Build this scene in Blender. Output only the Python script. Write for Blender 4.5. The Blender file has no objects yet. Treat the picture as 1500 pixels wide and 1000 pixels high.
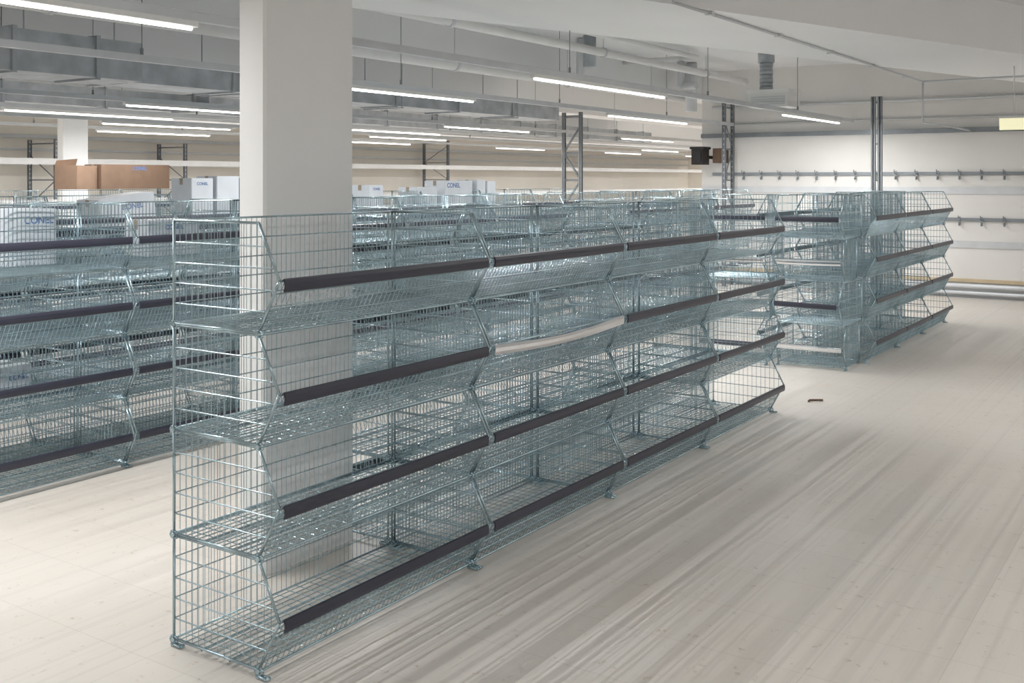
import bpy, math, random
from mathutils import Vector, Matrix
random.seed(4)
S = bpy.context.scene
S.view_settings.view_transform = 'Standard'
COL = S.collection

# ------------------------------------------------------------ materials
def mat(name, col, rough=0.5, metal=0.0, var=0.06, scale=8.0, bump=0.0, emit=None, estr=0.0):
    m = bpy.data.materials.new(name); m.use_nodes = True
    nt = m.node_tree; N = nt.nodes; L = nt.links
    b = N['Principled BSDF']
    b.inputs['Roughness'].default_value = rough
    b.inputs['Metallic'].default_value = metal
    tc = N.new('ShaderNodeTexCoord'); nz = N.new('ShaderNodeTexNoise')
    nz.inputs['Scale'].default_value = scale; nz.inputs['Detail'].default_value = 4
    L.new(tc.outputs['Object'], nz.inputs['Vector'])
    r = N.new('ShaderNodeValToRGB')
    r.color_ramp.elements[0].position = 0.3; r.color_ramp.elements[1].position = 0.7
    r.color_ramp.elements[0].color = (*[max(0, c*(1-var)) for c in col], 1)
    r.color_ramp.elements[1].color = (*[min(1, c*(1+var)) for c in col], 1)
    L.new(nz.outputs['Fac'], r.inputs['Fac']); L.new(r.outputs['Color'], b.inputs['Base Color'])
    if bump:
        bp = N.new('ShaderNodeBump'); bp.inputs['Strength'].default_value = bump
        L.new(nz.outputs['Fac'], bp.inputs['Height']); L.new(bp.outputs['Normal'], b.inputs['Normal'])
    if emit:
        b.inputs['Emission Color'].default_value = (*emit, 1)
        b.inputs['Emission Strength'].default_value = estr
    return m

M_wire = mat('galvanised_wire', (0.45, 0.575, 0.63), 0.22, 0.85, 0.22, 6)
M_rail = mat('dark_label_strip', (0.036, 0.038, 0.058), 0.33, 0.0, 0.1, 5)
M_silver = mat('silver_label_strip', (0.70, 0.71, 0.73), 0.14, 1.0, 0.1, 3)
M_wall = mat('painted_wall', (0.78, 0.765, 0.745), 0.75, 0, 0.03, 1.2)
M_wallw = mat('warm_wall', (0.90, 0.85, 0.77), 0.75, 0, 0.03, 1.0)
M_ceil = mat('ceiling_paint', (0.74, 0.75, 0.76), 0.8, 0, 0.03, 0.8)
M_beam = mat('beam_paint', (0.88, 0.89, 0.90), 0.7, 0, 0.02, 0.8)
M_pillar = mat('pillar_paint', (0.91, 0.92, 0.925), 0.6, 0, 0.02, 2)
M_duct = mat('duct_zinc', (0.42, 0.45, 0.48), 0.5, 0.35, 0.2, 5)
M_pipe = mat('pipe_paint', (0.80, 0.80, 0.80), 0.45, 0, 0.04, 3)
M_grey = mat('grey_steel', (0.27, 0.29, 0.31), 0.5, 0.4, 0.1, 5)
M_lgrey = mat('light_steel', (0.64, 0.66, 0.68), 0.45, 0.2, 0.05, 5)
M_shelf = mat('pale_shelf_paint', (0.84, 0.85, 0.86), 0.6, 0, 0.03, 5)
M_house = mat('lamp_housing', (0.82, 0.82, 0.80), 0.4, 0, 0.02, 5)
M_tube = mat('lamp_tube_glow', (1, 1, 1), 0.4, 0, 0.0, 5, emit=(1, 1, 1), estr=5.0)
M_white = mat('white_carton', (0.64, 0.68, 0.73), 0.6, 0, 0.05, 6)
M_brown = mat('brown_carton', (0.24, 0.155, 0.105), 0.75, 0, 0.08, 9)
M_brownd = mat('brown_carton_dark', (0.17, 0.108, 0.072), 0.75, 0, 0.08, 9)
M_tape = mat('carton_tape', (0.36, 0.30, 0.24), 0.3, 0, 0.04, 9)
M_blue = mat('blue_print', (0.10, 0.18, 0.40), 0.5, 0, 0.03, 9)
M_black = mat('black_plastic', (0.02, 0.018, 0.018), 0.5, 0, 0.1, 9)
M_exit = mat('lit_yellow_panel', (0.9, 0.88, 0.6), 0.4, 0, 0.03, 9, emit=(1.0, 0.95, 0.62), estr=0.6)
M_twig = mat('brown_scrap', (0.16, 0.10, 0.06), 0.7, 0, 0.2, 30)
M_trim = mat('pale_wood_trim', (0.62, 0.50, 0.33), 0.6, 0, 0.08, 6)

def floor_mat():
    m = bpy.data.materials.new('linoleum_floor'); m.use_nodes = True
    nt = m.node_tree; N = nt.nodes; L = nt.links; b = N['Principled BSDF']
    tc = N.new('ShaderNodeTexCoord')
    n1 = N.new('ShaderNodeTexNoise'); n1.inputs['Scale'].default_value = 0.7; n1.inputs['Detail'].default_value = 6
    n2 = N.new('ShaderNodeTexNoise'); n2.inputs['Scale'].default_value = 16; n2.inputs['Detail'].default_value = 9
    n2.inputs['Roughness'].default_value = 0.75
    for n in (n1, n2): L.new(tc.outputs['Object'], n.inputs['Vector'])
    r1 = N.new('ShaderNodeValToRGB'); e = r1.color_ramp.elements
    e[0].position = 0.3; e[0].color = (0.66, 0.605, 0.545, 1); e[1].position = 0.7; e[1].color = (0.72, 0.685, 0.64, 1)
    L.new(n1.outputs['Fac'], r1.inputs['Fac'])
    r2 = N.new('ShaderNodeValToRGB'); e = r2.color_ramp.elements
    e[0].position = 0.59; e[0].color = (0, 0, 0, 1); e[1].position = 0.66; e[1].color = (1, 1, 1, 1)
    L.new(n2.outputs['Fac'], r2.inputs['Fac'])
    mx = N.new('ShaderNodeMixRGB'); mx.inputs['Color2'].default_value = (0.44, 0.34, 0.26, 1)
    ml = N.new('ShaderNodeMath'); ml.operation = 'MULTIPLY'; ml.inputs[1].default_value = 0.6
    L.new(r2.outputs['Color'], ml.inputs[0]); L.new(ml.outputs[0], mx.inputs['Fac'])
    L.new(r1.outputs['Color'], mx.inputs['Color1'])
    # faint shadow streaks of the baskets, painted into the floor colour along the rows
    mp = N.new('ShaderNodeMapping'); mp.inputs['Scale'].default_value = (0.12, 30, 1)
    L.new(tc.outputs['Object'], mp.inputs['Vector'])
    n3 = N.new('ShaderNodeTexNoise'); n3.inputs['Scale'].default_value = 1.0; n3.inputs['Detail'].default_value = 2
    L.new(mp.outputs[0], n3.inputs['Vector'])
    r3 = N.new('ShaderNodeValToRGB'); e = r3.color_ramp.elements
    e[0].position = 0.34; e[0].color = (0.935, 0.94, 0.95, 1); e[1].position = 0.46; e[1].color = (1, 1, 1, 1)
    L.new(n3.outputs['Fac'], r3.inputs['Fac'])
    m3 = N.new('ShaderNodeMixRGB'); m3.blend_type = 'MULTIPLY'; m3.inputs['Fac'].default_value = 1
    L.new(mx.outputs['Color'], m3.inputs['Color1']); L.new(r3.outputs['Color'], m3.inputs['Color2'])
    br = N.new('ShaderNodeTexBrick'); br.offset = 0.0
    br.inputs['Scale'].default_value = 1.0; br.inputs['Brick Width'].default_value = 0.4; br.inputs['Row Height'].default_value = 0.4
    br.inputs['Mortar Size'].default_value = 0.002; br.inputs['Mortar Smooth'].default_value = 0.3
    br.inputs['Color1'].default_value = (1, 1, 1, 1); br.inputs['Color2'].default_value = (0.97, 0.97, 0.97, 1)
    br.inputs['Mortar'].default_value = (0.84, 0.83, 0.82, 1)
    L.new(tc.outputs['Object'], br.inputs['Vector'])
    m2 = N.new('ShaderNodeMixRGB'); m2.blend_type = 'MULTIPLY'; m2.inputs['Fac'].default_value = 1
    L.new(m3.outputs['Color'], m2.inputs['Color1']); L.new(br.outputs['Color'], m2.inputs['Color2'])
    L.new(m2.outputs['Color'], b.inputs['Base Color'])
    rr = N.new('ShaderNodeMapRange'); rr.inputs['To Min'].default_value = 0.30; rr.inputs['To Max'].default_value = 0.48
    L.new(n2.outputs['Fac'], rr.inputs['Value']); L.new(rr.outputs[0], b.inputs['Roughness'])
    return m
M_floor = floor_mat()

# ------------------------------------------------------------ mesh builder
class MB:
    def __init__(s): s.v = []; s.f = []; s.m = []; s.sm = []
    def wire(s, p, q, r, n=5, cap=False, mi=0):
        p = Vector(p); q = Vector(q); d = (q-p)
        if d.length < 1e-6: return
        d.normalize()
        a = Vector((0, 0, 1)) if abs(d.z) < 0.9 else Vector((1, 0, 0))
        u = d.cross(a).normalized(); w = d.cross(u)
        o = len(s.v)
        for P in (p, q):
            for i in range(n):
                t = 2*math.pi*i/n
                s.v.append(P + u*(r*math.cos(t)) + w*(r*math.sin(t)))
        for i in range(n):
            j = (i+1) % n
            s.f.append((o+i, o+j, o+n+j, o+n+i)); s.m.append(mi); s.sm.append(True)
        if cap:
            s.f.append(tuple(o+i for i in reversed(range(n)))); s.m.append(mi); s.sm.append(False)
            s.f.append(tuple(o+n+i for i in range(n))); s.m.append(mi); s.sm.append(False)
    def path(s, pts, r, n=6, mi=0, closed=False):
        P = list(pts)
        if closed: P = P + [P[0]]
        for a, b in zip(P, P[1:]): s.wire(a, b, r, n, True, mi)
    def box(s, a, b, mi=0):
        x0, y0, z0 = a; x1, y1, z1 = b; o = len(s.v)
        s.v += [Vector(c) for c in [(x0,y0,z0),(x1,y0,z0),(x1,y1,z0),(x0,y1,z0),(x0,y0,z1),(x1,y0,z1),(x1,y1,z1),(x0,y1,z1)]]
        for f in [(0,3,2,1),(4,5,6,7),(0,1,5,4),(1,2,6,5),(2,3,7,6),(3,0,4,7)]:
            s.f.append(tuple(o+i for i in f)); s.m.append(mi); s.sm.append(False)
    def prism(s, poly, z0, z1, mi=0):
        n = len(poly); o = len(s.v)
        s.v += [Vector((x, y, z0)) for x, y in poly] + [Vector((x, y, z1)) for x, y in poly]
        s.f.append(tuple(o+i for i in reversed(range(n)))); s.f.append(tuple(o+n+i for i in range(n)))
        s.m += [mi, mi]; s.sm += [False, False]
        for i in range(n):
            j = (i+1) % n
            s.f.append((o+i, o+j, o+n+j, o+n+i)); s.m.append(mi); s.sm.append(False)
    def extx(s, prof, x0, x1, mi=0, seg=1, bow=0.0):
        n = len(prof); o = len(s.v)
        for k in range(seg+1):
            t = k/seg; x = x0+(x1-x0)*t; dz = -bow*math.sin(math.pi*t)
            s.v += [Vector((x, y, z+dz)) for y, z in prof]
        s.f.append(tuple(o+i for i in reversed(range(n)))); s.f.append(tuple(o+seg*n+i for i in range(n)))
        s.m += [mi, mi]; s.sm += [False, False]
        for k in range(seg):
            for i in range(n):
                j = (i+1) % n
                s.f.append((o+k*n+i, o+k*n+j, o+(k+1)*n+j, o+(k+1)*n+i)); s.m.append(mi); s.sm.append(False)
    def quad(s, pts, mi=0):
        o = len(s.v); s.v += [Vector(p) for p in pts]
        s.f.append(tuple(range(o, o+len(pts)))); s.m.append(mi); s.sm.append(False)
    def mesh(s, name, mats):
        me = bpy.data.meshes.new(name)
        me.from_pydata([tuple(v) for v in s.v], [], s.f)
        for m in mats: me.materials.append(m)
        me.polygons.foreach_set('material_index', s.m)
        me.polygons.foreach_set('use_smooth', s.sm)
        me.update(); return me

def ob(name, me, parent=None, loc=(0, 0, 0), rz=0.0):
    o = bpy.data.objects.new(name, me)
    o.location = loc; o.rotation_euler = (0, 0, rz)
    COL.objects.link(o)
    if parent is not None: o.parent = parent
    return o
def tag(o, label, cat, group=None):
    o['label'] = label; o['category'] = cat
    if group: o['group'] = group
    return o
def struct(name, mb, mats):
    o = ob(name, mb.mesh(name, mats)); o['kind'] = 'structure'; return o

# ------------------------------------------------------------ room shell
CZ = 3.5
XE, XF, YB, YS, XW, YR = 16.4, 44.0, 20.0, -7.0, -6.0, 7.2
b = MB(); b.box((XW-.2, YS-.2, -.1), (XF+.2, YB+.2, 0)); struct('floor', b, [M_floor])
b = MB(); b.box((XW-.2, YS-.2, CZ), (XF+.2, YB+.2, CZ+.15)); struct('ceiling', b, [M_ceil])
b = MB(); b.box((XE, YS, 0), (XE+.3, YR, CZ)); struct('wall_east', b, [M_wall])
b = MB(); b.box((XE+.3, YR-.3, 0), (XF, YR, CZ)); struct('wall_recess', b, [M_wallw])
b = MB(); b.box((XF, YR-.3, 0), (XF+.2, YB+.2, CZ)); struct('wall_east_end', b, [M_wallw])
b = MB(); b.box((XW-.2, YB, 0), (XF, YB+.2, CZ)); struct('wall_north', b, [M_wallw])
b = MB(); b.box((XW-.2, YS-.2, 0), (XE+.3, YS, CZ)); struct('wall_south', b, [M_wall])
b = MB(); b.box((XW-.2, YS, 0), (XW, YB, CZ)); struct('wall_west', b, [M_wall])
b = MB(); b.box((XE-.02, YS, 0), (XE, YR, .10)); struct('baseboard_east', b, [M_lgrey])
b = MB(); b.box((XE-.025, YS, .22), (XE, YR, .27)); struct('trim_1', b, [M_trim])
b = MB(); b.box((XE-.02, YS, 1.50), (XE, YR, 1.60)); struct('trim_2', b, [M_lgrey])
b = MB(); b.box((XE-.02, YS, .72), (XE, YR, .82)); struct('trim_3', b, [M_lgrey])
b = MB(); b.box((XE-.05, YS, 2.40), (XE, YR, 2.47)); struct('trim_4', b, [M_grey])
b = MB(); b.box((XW, YB-.04, 2.55), (XF, YB, 2.62)); struct('trim_5', b, [M_lgrey])
b = MB(); b.box((XW, YB-.04, 2.30), (XF, YB, 2.34)); struct('trim_6', b, [M_lgrey])

def beam(name, x0, x1, y0, y1, z0):
    b = MB(); b.box((x0, y0, z0), (x1, y1, CZ)); o = struct(name, b, [M_beam]); return o
k = 7
for (y0, y1, z0) in [(7.2, 7.75, 3.08), (10.3, 10.85, 2.98), (14.0, 14.4, 2.68), (17.4, 17.8, 2.85)]:
    beam('trim_%d' % k, XW, XF, y0, y1, z0); k += 1
b = MB()
f1 = lambda x: 3.43-.34*(x-6.77)
f2 = lambda x: 5.39-.34*(x-5.88)
b.prism([(-4, f1(-4)), (XE, f1(XE)), (XE, f2(XE)), (-4, f2(-4))], 3.0, CZ)
struct('trim_%d' % k, b, [M_beam]); k += 1

def pillar(x0, x1, y0, y1, label):
    b = MB(); c = .012
    b.prism([(x0+c, y0), (x1-c, y0), (x1, y0+c), (x1, y1-c), (x1-c, y1), (x0+c, y1), (x0, y1-c), (x0, y0+c)], 0, CZ)
    o = ob('pillar', b.mesh('pillar', [M_pillar])); tag(o, label, 'pillar')
    return o
pillar(3.18, 3.745, 3.43, 3.60, 'white painted rectangular pillar standing behind the wire baskets')
pillar(9.85, 10.3, 15.2, 15.36, 'white painted pillar rising between distant rows of baskets')

# ------------------------------------------------------------ wire basket
PITCH = .387; HT = .38; DP = .45; LIPY = -.10; LIPZ = .185
HZ = [.075, .15, .225, .30]
def front_y(z):
    if z <= LIPZ: return LIPY*(z/LIPZ)
    return LIPY*(1-(z-LIPZ)/(HT-LIPZ))
def zrange(y):
    if y >= 0: return 0, HT
    t = y/LIPY
    return LIPZ*t, HT-(HT-LIPZ)*t
RT = .0018
def g_back(b, W, lod):
    b.path([(0, DP, 0), (W, DP, 0), (W, DP, HT), (0, DP, HT)], .0045, 6, closed=True)
    n = int(round(W/(.027 if lod == 0 else .036)))
    for i in range(1, n): b.wire((W*i/n, DP, 0), (W*i/n, DP, HT), RT, 4)
    for z in HZ: b.wire((0, DP, z), (W, DP, z), .0027, 5)
def g_side(b, x, lod):
    b.path([(x, DP, 0), (x, DP, HT), (x, 0, HT), (x, LIPY, LIPZ), (x, 0, 0)], .0055, 6, closed=True)
    st = .034 if lod == 0 else .05
    y = DP-st
    while y > LIPY+.015:
        z0, z1 = zrange(y); b.wire((x, y, z0), (x, y, z1), RT, 4); y -= st
    for z in HZ: b.wire((x, DP, z), (x, front_y(z), z), .0028, 5)
def g_floor(b, W, lod):
    n = 14 if lod == 0 else 11
    for i in range(1, n): b.wire((0, DP*i/n, .002), (W, DP*i/n, .002), .0024, 4)
    n = int(round(W/(.055 if lod == 0 else .075)))
    for i in range(1, n): b.wire((W*i/n, 0, -.002), (W*i/n, DP, -.002), .0021, 4)
    for y in (0, DP*.33, DP*.66): b.wire((0, y, -.006), (W, y, -.006), .0052, 5)
def g_front(b, W, lod):
    n = int(round(W/(.027 if lod == 0 else .036)))
    for i in range(1, n): b.wire((W*i/n, 0, 0), (W*i/n, LIPY, LIPZ), RT, 4)
    for t in (.25, .5, .75): b.wire((0, LIPY*t, LIPZ*t), (W, LIPY*t, LIPZ*t), .0027, 5)
    b.wire((0, LIPY, LIPZ), (W, LIPY, LIPZ), .0048, 6)
def g_rail(b, W, mi=0, seg=1, bow=0):
    y, z = LIPY-.007, LIPZ-.018
    prof = [(y+.002, z-.022), (y-.004, z-.020), (y-.0075, z-.006), (y-.0075, z+.010), (y-.005, z+.022), (y+.003, z+.025), (y+.003, z+.020), (y-.001, z+.008), (y-.001, z-.006), (y+.003, z-.017)]
    b.extx(prof, .015, W-.015, mi, seg, bow)
def g_hook(b, x, y, s, lowest):
    z = -.004
    pts = []
    for i in range(9):
        t = math.pi*2*i/8
        pts.append((x, y+.020*math.cos(t), z+.014*math.sin(t)))
    b.path(pts, .0048, 5)
    b.wire((x-.009, y, z), (x+.009, y, z), .008, 6, True)
    if lowest:
        b.wire((x, y, z), (x, y, -.026), .005, 6, True)
        b.wire((x, y, -.0265), (x, y, -.0215), .012, 10, True)
        b.wire((x-.009*s, y-.045, -.020), (x-.004, y+.01, -.020), .005, 6, True)
        b.wire((x+.009*s, y-.045, -.020), (x+.004, y+.01, -.020), .005, 6, True)
        b.wire((x-.009*s, y-.045, -.020), (x+.009*s, y-.045, -.020), .005, 6, True)

CACHE = {}
def basket_parts(W, lowest):
    key = (W, lowest)
    if key in CACHE: return CACHE[key]
    P = []
    b = MB(); g_back(b, W, 0); P.append(('back_panel', b.mesh('basket_back_panel', [M_wire])))
    for x in (0, W):
        b = MB(); g_side(b, x, 0); P.append(('side_panel', b.mesh('basket_side_panel', [M_wire])))
    b = MB(); g_floor(b, W, 0); P.append(('bottom_grid', b.mesh('basket_bottom_grid', [M_wire])))
    b = MB(); g_front(b, W, 0); P.append(('front_panel', b.mesh('basket_front_panel', [M_wire])))
    b = MB(); g_rail(b, W); P.append(('label_strip', b.mesh('basket_label_strip', [M_rail])))
    for x in (0, W):
        for y in (0, DP):
            b = MB(); g_hook(b, x, y, 1, lowest); P.append(('stacking_hook', b.mesh('basket_stacking_hook', [M_wire])))
    CACHE[key] = P; return P
def silver_rail(W):
    b = MB(); g_rail(b, W, 0, 14, .022 if W > 1 else .003); return b.mesh('basket_silver_strip', [M_silver])
def basket_single(W, lowest):
    key = (W, lowest, 's')
    if key in CACHE: return CACHE[key]
    b = MB(); g_back(b, W, 1); g_side(b, 0, 1); g_side(b, W, 1); g_floor(b, W, 1); g_front(b, W, 1)
    g_rail(b, W, 1)
    for x in (0, W):
        for y in (0, DP): g_hook(b, x, y, 1, lowest)
    CACHE[key] = b.mesh('wire_basket', [M_wire, M_rail]); return CACHE[key]

LAB = 'galvanised wire stacking basket with dark grey label strip along its lip'
LABS = 'galvanised wire stacking basket with pale silvery bowed strip along its lip'
def basket(x, y, lev, rz, W, detailed, group, silver=False):
    z = .027+lev*PITCH
    if detailed:
        e = ob('wire_basket', None, None, (x, y, z), rz); e.empty_display_size = .1
        for nm, me in basket_parts(W, lev == 0):
            if nm == 'label_strip' and silver: me = silver_rail(W)
            c = ob(nm, me, e)
            if nm == 'label_strip': c['label'] = 'silvery plastic label strip' if silver else 'dark grey plastic label strip'
    else:
        e = ob('wire_basket', basket_single(W, lev == 0), None, (x, y, z), rz)
    tag(e, LABS if silver else LAB, 'wire basket', group); return e
def row(x0, ncol, yfront, face, pitch, detailed, group, levels=4, silver=()):
    W = pitch-.02
    for c in range(ncol):
        for l in range(levels):
            if face > 0: basket(x0+c*pitch+.01, yfront, l, 0, W, detailed, group, (c, l) in silver)
            else: basket(x0+(c+1)*pitch-.01, yfront, l, math.pi, W, detailed, group)

row(2.513, 4, 2.75, 1, 1.25, True, 'wire baskets in the nearest stacked row', silver=((1, 2),))
row(3.763, 3, 3.69, -1, 1.25, True, 'wire baskets backing the nearest row')
row(2.68, 5, 5.44, 1, 1.25, True, 'wire baskets in the row across the aisle')
row(2.68, 5, 6.38, -1, 1.25, True, 'wire baskets backing the aisle row')
row(9.97, 3, 2.75, 1, 1.13, True, 'wire baskets in the island beyond the cross aisle')
row(9.97, 3, 3.69, -1, 1.13, False, 'wire baskets backing the island')
EC = [(.02, .03), (.0, -.09), (-.03, .06), (.02, -.05)]
for l in range(4):
    basket(9.46+EC[l][0], 3.40, l, -math.pi/2+EC[l][1], .62, True, 'wire baskets capping the end of the island', silver=l in (0, 2))
    basket(9.38-EC[l][0]*1.5, 4.10, l, -math.pi/2-EC[l][1]*1.5+.12, .62, True, 'wire baskets capping the end of the island', silver=l in (1, 2))
row(10.2, 3, 5.44, 1, 1.25, False, 'wire baskets in the second island')
row(10.2, 3, 6.38, -1, 1.25, False, 'wire baskets backing the second island')
row(3.9, 8, 8.2, 1, 1.25, False, 'wire baskets in the third row')
row(3.9, 8, 9.15, -1, 1.25, False, 'wire baskets backing the third row', levels=3)
row(6.4, 6, 12.4, 1, 1.25, False, 'wire baskets in the distant row')

# ------------------------------------------------------------ cartons with print
def text_mesh(txt, size):
    cu = bpy.data.curves.new('printed_text', 'FONT'); cu.body = txt; cu.size = size
    cu.align_x = 'CENTER'; cu.align_y = 'CENTER'; cu.extrude = .0006; cu.offset = size*.02
    o = bpy.data.objects.new('tmp', cu); COL.objects.link(o)
    bpy.context.view_layer.update()
    dg = bpy.context.evaluated_depsgraph_get()
    me = bpy.data.meshes.new_from_object(o.evaluated_get(dg))
    bpy.data.objects.remove(o)
    me.materials.clear(); me.materials.append(M_blue)
    return me
def carton(x, y, z, sx, sy, sz, rz, m, label, txt='CONEL', ts=.07, tpos=(0, .25), group=None, tilt=0, roll=0, c=.006, openflap=False):
    e = bpy.data.objects.new('cardboard_box', None); COL.objects.link(e); e.empty_display_size = .1
    e.location = (x, y, z); e.rotation_euler = (tilt, roll, rz)
    b = MB(); hx, hy = sx/2, sy/2
    if c > .02:
        poly = []
        for (cx, cy, a0) in ((hx-c, -hy+c, -90), (hx-c, hy-c, 0), (-hx+c, hy-c, 90), (-hx+c, -hy+c, 180)):
            for i in range(5):
                a = math.radians(a0+90*i/4); poly.append((cx+c*math.cos(a), cy+c*math.sin(a)))
        b.prism(poly, 0, sz)
    else:
        b.prism([(-hx+c, -hy), (hx-c, -hy), (hx, -hy+c), (hx, hy-c), (hx-c, hy), (-hx+c, hy), (-hx, hy-c), (-hx, -hy+c)], 0, sz)
    ob('box_body', b.mesh('box_body', [m]), e)
    f = MB()
    for s in (-1, 1):
        f.box((-hx+c+.002, min(s*.0015, s*(hy-.002)), sz), (hx-c-.002, max(s*.0015, s*(hy-.002)), sz+.004))
    if openflap:
        o = len(f.v)
        f.v += [Vector(p) for p in [(-hx, hy-.01, sz), (hx, hy-.01, sz), (hx, hy-.005, sz), (-hx, hy-.005, sz),
                                    (-hx, hy-.04, sz+.07), (hx, hy-.04, sz+.10), (hx, hy-.035, sz+.10), (-hx, hy-.035, sz+.07)]]
        for q in [(0,3,2,1),(4,5,6,7),(0,1,5,4),(1,2,6,5),(2,3,7,6),(3,0,4,7)]:
            f.f.append(tuple(o+i for i in q)); f.m.append(0); f.sm.append(False)
    ob('box_flap', f.mesh('box_flap', [m]), e)
    if not openflap and c < .02:
        f = MB(); f.box((-hx-.001, -.025, sz+.004), (hx+.001, .025, sz+.005)); f.box((-hx-.001, -.025, sz-.06), (-hx, .025, sz+.004)); f.box((hx, -.025, sz-.06), (hx+.001, .025, sz+.004))
        ob('packing_tape', f.mesh('packing_tape', [M_tape]), e)
    if txt:
        t = ob('printed_text', text_mesh(txt, ts), e, (tpos[0], -hy-.0012, sz*.5+sz*tpos[1]))
        t.rotation_euler = (math.pi/2, 0, 0)
        t['label'] = 'blue printed lettering'
    tag(e, label, 'cardboard box', group); return e
T0 = .027+4*PITCH+.008
TB = lambda l: .027+l*PITCH+.006
carton(3.70, 6.15, TB(3), .36, .30, .34, .05, M_white, 'white rounded pack with blue lettering standing in a top basket', ts=.06, tpos=(.02, .3), c=.08)
carton(3.52, 6.15, TB(1), .34, .26, .17, .1, M_white, 'small white carton lying in a lower wire basket', ts=.04, tpos=(.08, .1))
carton(4.75, 6.15, TB(3), .42, .28, .24, -.06, M_white, 'white carton with blue lettering beside wire dividers', ts=.045, tpos=(0, .3))
carton(6.05, 8.45, TB(3)+.04, .60, .32, .33, .0, M_white, 'tilted long white carton with blue lettering in a top basket', ts=.07, tpos=(.05, .2), roll=-.12)
carton(6.88, 8.45, TB(3), .26, .32, .53, -.04, M_white, 'upright white carton with small blue lettering in a top basket', ts=.04, tpos=(0, .4))
carton(7.20, 8.45, TB(3), .28, .32, .55, -.02, M_white, 'narrow upright white carton in a top basket', txt=None)
carton(7.49, 8.45, TB(3), .25, .32, .53, .0, M_white, 'narrow white carton standing upright between others', txt=None)
carton(9.45, 8.45, TB(3), .26, .30, .45, .05, M_white, 'white carton poking above a top basket', txt='CONEL', ts=.04, tpos=(0, .4))
carton(10.42, 8.45, TB(3), .42, .30, .42, 0, M_white, 'square white carton in a top basket', txt=None)
carton(11.06, 8.45, TB(3), .60, .34, .50, 0, M_white, 'wide white carton with blue lettering in a top basket', ts=.085, tpos=(-.12, .38))
carton(11.56, 8.45, TB(3), .2, .34, .51, 0, M_white, 'narrow upright white carton next to a wide one', txt=None)
carton(11.80, 8.45, TB(3), .2, .34, .49, 0, M_white, 'narrow white carton in a row of upright cartons', txt=None)
carton(8.37, 12.62, T0, .40, .36, .31, .3, M_brown, 'partly open brown cardboard box resting across basket tops', txt=None, openflap=True)
carton(9.17, 12.62, T0, 1.08, .40, .33, -.03, M_brownd, 'large brown cardboard box with blue lettering on basket tops', ts=.07, tpos=(.05, .35))

# ------------------------------------------------------------ luminaires
LZ = 2.55; LL = 2.45
hb = MB(); hb.extx([(-.022, .03), (.022, .03), (.026, .0), (.012, -.004), (-.012, -.004), (-.026, .0)], 0, LL)
hb.box((-.012, -.022, -.004), (.0, .022, .03)); hb.box((LL, -.022, -.004), (LL+.012, .022, .03))
ME_house = hb.mesh('lamp_housing', [M_house])
tb = MB(); tb.wire((.02, 0, -.012), (LL-.02, 0, -.012), .0105, 10, True); ME_tube = tb.mesh('lamp_tube', [M_tube])
def lamp(x, y, power):
    e = bpy.data.objects.new('strip_lamp', None); COL.objects.link(e); e.location = (x, y, LZ)
    tag(e, 'slim white linear fluorescent lamp hung beneath a ceiling trunking rail', 'lamp', 'strip lamps hung from the ceiling')
    ob('lamp_housing', ME_house, e); ob('lamp_tube', ME_tube, e)
    ld = bpy.data.lights.new('strip_light', 'AREA'); ld.shape = 'RECTANGLE'; ld.size = LL; ld.size_y = .012
    ld.energy = power; ld.color = (1.0, .99, .975)
    lo = bpy.data.objects.new('strip_light', ld); COL.objects.link(lo); lo.parent = e; lo.location = (LL/2, 0, -.026)
def trunk(y, x0, x1):
    b = MB(); b.box((x0, y-.025, LZ+.03), (x1, y+.025, LZ+.075))
    b.box((x0, y-.03, LZ+.075), (x1, y+.03, LZ+.08))
    o = ob('trunking_rail', b.mesh('trunking_rail', [M_lgrey]))
    x = x0+1.0
    while x < min(x1, 20):
        zt = 3.0 if (f1(x) < y < f2(x)) else CZ
        s = MB(); s.wire((0, 0, LZ+.08), (0, 0, zt-.001), .004, 5, True)
        s.wire((0, 0, LZ+.08), (0, 0, LZ+.13), .012, 6, True)
        ob('suspension_rod', s.mesh('suspension_rod', [M_grey]), o, (x, y, 0)); x += 2.95
    tag(o, 'long pale grey lamp trunking rail suspended from the ceiling', 'trunking rail', 'lamp trunking rails')
for x, p in ((-4.5, 55), (1.35, 62), (7.22, 84), (13.1, 70)): lamp(x, 4.65, p)
trunk(4.65, -5, 16.2)
for x, p in ((.7, 44), (6.6, 76), (12.0, 68)): lamp(x, 6.58, p)
trunk(6.58, -2, 16.2)
for y, xs in [(10.1, (1.4, 7.3, 13.1, 19, 25, 31, 37)), (12, (1.2, 7.0, 13)), (13.7, (4, 9.5, 15.4, 27, 39)), (16.0, (5, 11, 17, 23, 29, 35, 41))]:
    for x in xs: lamp(x, y, 100 if y > 15 else (36 if x < 3 else (85 if x > 24 else 52)))
    trunk(y, 0, 43.5)
for y in (-.6, -4.2):  # out-of-view lamp rows, added as fill light for the near floor and pillar
    for x in (-3.5, 1.8, 7.0, 12.5): lamp(x, y, 38)
    trunk(y, -5, 16.2)

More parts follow.
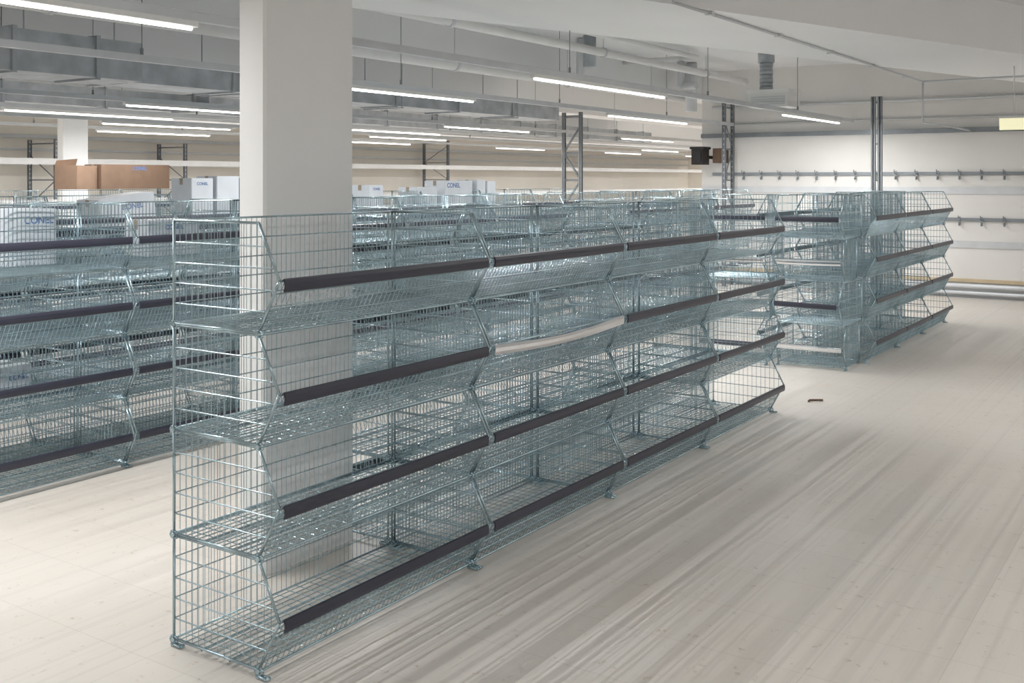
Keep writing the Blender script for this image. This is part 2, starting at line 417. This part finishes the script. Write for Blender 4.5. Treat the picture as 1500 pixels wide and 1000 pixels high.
# ------------------------------------------------------------ ducts and pipes
b = MB(); b.box((0, 9.15, 2.70), (15, 9.75, 2.95)); x = 1.0
while x < 15: b.box((x, 9.13, 2.68), (x+.03, 9.77, 2.97)); x += 1.4
d = ob('ventilation_duct', b.mesh('ventilation_duct', [M_duct])); tag(d, 'long rectangular galvanised ventilation duct under the ceiling', 'ventilation duct')
for x in (2.5, 5.3, 8.1, 10.9, 13.7):
    s = MB(); s.wire((x, 9.12, 2.68), (x, 9.12, CZ), .006, 5); s.wire((x, 9.78, 2.68), (x, 9.78, CZ), .006, 5); s.box((x-.015, 9.1, 2.67), (x+.015, 9.8, 2.68))
    ob('duct_hanger', s.mesh('duct_hanger', [M_grey]), d)
b = MB(); b.box((4.6, 8.45, 2.64), (6.3, 9.09, 3.0)); b.box((5.8, 8.43, 2.62), (5.84, 9.09, 3.02)); b.box((5.0, 8.43, 2.62), (5.04, 9.09, 3.02))
for (x, y) in ((5.2, 8.6), (6.1, 8.6)): b.wire((x, y, 3.0), (x, y, CZ), .006, 5)
o = ob('ventilation_duct', b.mesh('duct_branch', [M_duct])); tag(o, 'short boxy galvanised duct branch beside the long duct', 'ventilation duct')
b = MB(); b.box((5, 12.9, 2.72), (26, 13.5, 2.98)); x = 6
while x < 26: b.box((x, 12.88, 2.70), (x+.03, 13.52, 3.0)); b.wire((x, 12.9, 3.0), (x, 12.9, CZ), .006, 5); x += 1.5
o = ob('ventilation_duct', b.mesh('duct_far', [M_duct])); tag(o, 'distant galvanised ventilation duct running under the ceiling', 'ventilation duct')

def pipe(pts, r, label, m=M_pipe, clamps=0):
    b = MB(); b.path(pts, r, 12)
    o = ob('ceiling_pipe', b.mesh('ceiling_pipe', [m])); tag(o, label, 'pipe')
    if clamps:
        p0, p1 = Vector(pts[0]), Vector(pts[1]); n = int((p1-p0).length/clamps)
        for i in range(1, n+1):
            p = p0+(p1-p0)*(i/(n+.5))
            c = MB(); d = (p1-p0).normalized(); c.wire(p-d*.02, p+d*.02, r+.012, 12, True); c.wire(p, (p.x, p.y, CZ), .006, 5)
            ob('pipe_clamp', c.mesh('pipe_clamp', [M_lgrey]), o)
    return o
pipe([(2, 6.95, 2.98), (15.2, 6.95, 2.98), (15.2, 6.95, 3.49)], .075, 'white painted pipe with clamps running below the ceiling', clamps=2.4)
pipe([(2, 6.2, 3.25), (15.8, 6.2, 3.25)], .05, 'slim white pipe close to the ceiling', clamps=3)
pipe([(9, 6.0, 3.40), (13.5, 6.0, 3.40), (13.5, 7.15, 3.40)], .035, 'thin bent pipe against the ceiling')
pipe([(13, 7.9, 3.3), (13, 8.8, 3.3), (16.2, 8.8, 3.3)], .05, 'white cross pipe turning under the ceiling')
pipe([(14.6, 6.5, 3.12), (14.6, 6.75, 3.12), (14.6, 6.75, 3.49)], .06, 'short white connecting pipe under the ceiling', m=M_lgrey)
pipe([(14.9, 6.72, 2.75), (14.9, 6.72, 3.49)], .09, 'upright painted pipe stub below the ceiling', m=M_lgrey)
pipe([(11.5, 6.7, 2.98), (11.5, 6.7, 3.49)], .05, 'upright pipe riser into the ceiling', m=M_lgrey)
pipe([(11.3, 6.45, 3.1), (11.3, 6.45, 3.49)], .08, 'grey capped pipe stub dropping from the ceiling', m=M_duct)
b = MB(); b.path([(6.9, 3.25, 3.49), (6.9, 3.25, 2.985), (14.3, 3.2, 2.985)], .012, 8)
b.path([(14.3, 3.2, 2.985), (14.3, 1.0, 2.985)], .012, 8); b.path([(14.3, 3.2, 2.985), (14.3, 3.2, 2.45), (14.3, 3.0, 2.42), (16.35, 3.0, 2.42)], .012, 8)
for x in (7.5, 9, 10.5, 12, 13.5): b.box((x-.02, 3.2, 2.97), (x+.02, 3.26, 3.0))
o = ob('cable_conduit', b.mesh('cable_conduit', [M_lgrey])); tag(o, 'thin grey cable conduit clipped to the ceiling underside', 'conduit')
b = MB(); b.path([(16.38, 6.9, 2.62), (16.38, .5, 2.62)], .012, 8); b.path([(16.37, 7.0, 2.9), (16.37, -1, 2.9)], .02, 8)
o = ob('cable_conduit', b.mesh('wall_conduit', [M_lgrey])); tag(o, 'thin grey conduit running along the upper wall', 'conduit')

e = bpy.data.objects.new('ventilation_unit', None); COL.objects.link(e); e.location = (13.75, 5.02, 2.68)
tag(e, 'white ceiling ventilation unit with louvred side and round flexible duct', 'ventilation unit')
b = MB(); b.box((-.24, -.30, 0), (.24, .24, .20)); b.box((-.26, -.32, .18), (.26, .26, .23)); ob('unit_body', b.mesh('unit_body', [M_house]), e)
b = MB()
for i in range(4): b.box((-.252, -.26, .03+i*.032), (-.24, .20, .042+i*.032))
ob('louvre', b.mesh('louvre', [M_lgrey]), e)
b = MB()
for i in range(7): b.wire((0, 0.08, .23+i*.055), (0, 0.08, .285+i*.055), .085 if i % 2 else .09, 16, True)
b.wire((0, .08, .61), (0, .08, .82), .11, 16, True)
ob('round_duct', b.mesh('round_duct', [M_duct]), e)
e = bpy.data.objects.new('ventilation_unit', None); COL.objects.link(e); e.location = (10.3, 12.45, 2.68)
tag(e, 'small grey ventilation outlet hanging from the ceiling', 'ventilation unit')
b = MB(); b.box((-.3, -.3, 0), (.3, .3, .1)); ob('unit_body', b.mesh('unit_body2', [M_duct]), e)
b = MB(); b.wire((0, 0, .1), (0, 0, .82), .12, 16, True); ob('round_duct', b.mesh('round_duct2', [M_duct]), e)

e = bpy.data.objects.new('emergency_light', None); COL.objects.link(e); e.location = (13.1, 1.97, 2.28)
tag(e, 'lit yellowish emergency light hanging on a rod', 'emergency light')
b = MB(); b.box((-.03, -.18, 0), (.03, .12, .13)); ob('light_panel', b.mesh('light_panel', [M_exit]), e)
b = MB(); b.box((-.035, -.19, .13), (.035, .13, .155)); b.wire((0, -.03, .15), (0, -.03, .72), .008, 6, True); ob('hanging_rod', b.mesh('hanging_rod', [M_house]), e)

# ------------------------------------------------------------ wall hooks
hk = MB(); hk.path([(0, 0, 0), (-.07, 0, 0), (-.10, 0, .03), (-.10, 0, .06)], .007, 6)
hk.path([(0, 0, -.04), (-.05, 0, -.09), (-.07, 0, -.06)], .007, 6); hk.box((-.008, -.015, -.09), (0, .015, .04))
ME_hook = hk.mesh('coat_hook', [M_grey])
def hook_rail(z, y0, y1):
    b = MB(); b.box((XE-.03, y0, z-.025), (XE-.001, y1, z+.025))
    o = ob('coat_hook_rail', b.mesh('coat_hook_rail', [M_grey])); tag(o, 'grey wall rail carrying a line of coat hooks', 'hook rail', 'coat hook rails')
    y = y0+.15
    while y < y1:
        ob('coat_hook', ME_hook, o, (XE-.03, y, z)); y += .3
hook_rail(1.80, 1.2, 7.0); hook_rail(1.13, 1.2, 7.0)
b = MB(); b.wire((XE-.08, YS+.2, .17), (XE-.08, YR-.1, .17), .035, 10, True); b.wire((XE-.08, YS+.2, .07), (XE-.08, YR-.1, .07), .03, 10, True)
o = ob('heating_pipe', b.mesh('heating_pipe', [M_lgrey])); tag(o, 'pale heating pipe running along the base of the wall', 'pipe')

# ------------------------------------------------------------ rack frames
def rack(label):
    e = bpy.data.objects.new('storage_rack', None); COL.objects.link(e); return tag(e, label, 'storage rack', 'steel storage racks')
def frame(e, x, y, d, h, ax='y', w=.045, braces=True, br=.012):
    g = bpy.data.objects.new('end_frame', None); COL.objects.link(g); g.parent = e; g.location = (x, y, 0)
    if ax == 'x': g.rotation_euler = (0, 0, -math.pi/2)
    for yy in (0, d):
        b = MB()
        b.box((-w, yy-.006, 0), (w, yy+.006, h)); b.box((-w, yy-.03, 0), (-w+.012, yy+.03, h)); b.box((w-.012, yy-.03, 0), (w, yy+.03, h))
        z = .1
        while z < h-.05: b.box((-.012, yy-.009, z), (.012, yy+.009, z+.03), 1); z += .09
        b.box((-.07, yy-.05, 0), (.07, yy+.05, .008))
        ob('upright', b.mesh('upright', [M_grey, M_lgrey]), g)
    b = MB(); z = .2; s = 0
    while z+.5 < h:
        if braces: b.wire((0, 0 if s else d, z), (0, d if s else 0, z+.5), br, 5, True)
        b.wire((0, 0, z), (0, d, z), br, 5, True)
        z += .5; s = 1-s
    b.wire((0, 0, h-.08), (0, d, h-.08), br*1.2, 5, True)
    ob('brace', b.mesh('brace', [M_grey]), g)
r0 = rack('long pale steel shelf rack along the warm coloured wall')
for x, h in [(12.1, 2.5), (15.2, 2.5), (24.7, 2.85)]: frame(r0, x, 18.9, .9, h, w=.035)
b = MB()
for z in (2.0, 1.2, .4):
    b.box((8.0, 18.82, z), (43, 18.86, z+.12)); b.box((8.0, 18.86, z+.05), (43, 19.8, z+.10))
    b.box((8.0, 19.8, z), (43, 19.85, z+.12))
ob('rack_shelf', b.mesh('rack_shelf', [M_shelf]), r0)
r1 = rack('tall empty grey perforated rack frame reaching near the ceiling'); frame(r1, 16.75, 9.75, .36, 2.95, w=.03, br=.022)
r2 = rack('tall grey perforated rack frame beside the wall end'); frame(r2, 15.9, 6.6, .35, 2.95, 'x', w=.025)
r3 = rack('tall grey perforated steel post in front of the hook wall'); frame(r3, 14.76, 3.86, .09, 2.85, w=.016, braces=False)
e = MB(); e.box((15.75, 6.90, 1.95), (16.0, 7.1, 2.22)); e.box((15.73, 6.88, 2.20), (16.02, 7.12, 2.24)); e.box((15.73, 6.93, 2.0), (15.75, 7.07, 2.17)); e.box((16.0, 6.95, 2.05), (16.4, 7.0, 2.1))
o = ob('loudspeaker', e.mesh('loudspeaker', [M_black])); tag(o, 'dark box shaped loudspeaker bracketed to the wall end', 'loudspeaker')
e = MB(); e.box((16.1, 6.72, 1.98), (16.37, 6.88, 2.22)); e.box((16.09, 6.74, 2.0), (16.10, 6.86, 2.2)); e.box((16.37, 6.78, 2.05), (16.4, 6.82, 2.15))
o = ob('wall_cabinet', e.mesh('wall_cabinet', [M_brownd])); tag(o, 'small brown wall box beside a dark loudspeaker', 'wall box')

b = MB(); b.path([(0, 0, .008), (.03, .02, .010), (.07, .02, .008), (.10, -.01, .010), (.13, -.015, .008)], .008, 6)
o = ob('floor_scrap', b.mesh('floor_scrap', [M_twig]), None, (8.0, 2.63, 0), -.5); tag(o, 'small curled brown scrap lying on the pale floor', 'scrap')

# ------------------------------------------------------------ world + camera
w = bpy.data.worlds.new('world'); S.world = w; w.use_nodes = True
w.node_tree.nodes['Background'].inputs[0].default_value = (.5, .5, .5, 1)
w.node_tree.nodes['Background'].inputs[1].default_value = .3
cd = bpy.data.cameras.new('camera'); cam = bpy.data.objects.new('camera', cd); COL.objects.link(cam)
cd.sensor_width = 36; cd.lens = 1541/1500*36; cd.shift_y = -238/1500; cd.clip_start = .05; cd.clip_end = 200
cam.location = (0, 0, 1.72); cam.rotation_euler = (math.pi/2, 0, math.radians(33.94-90))
S.camera = cam
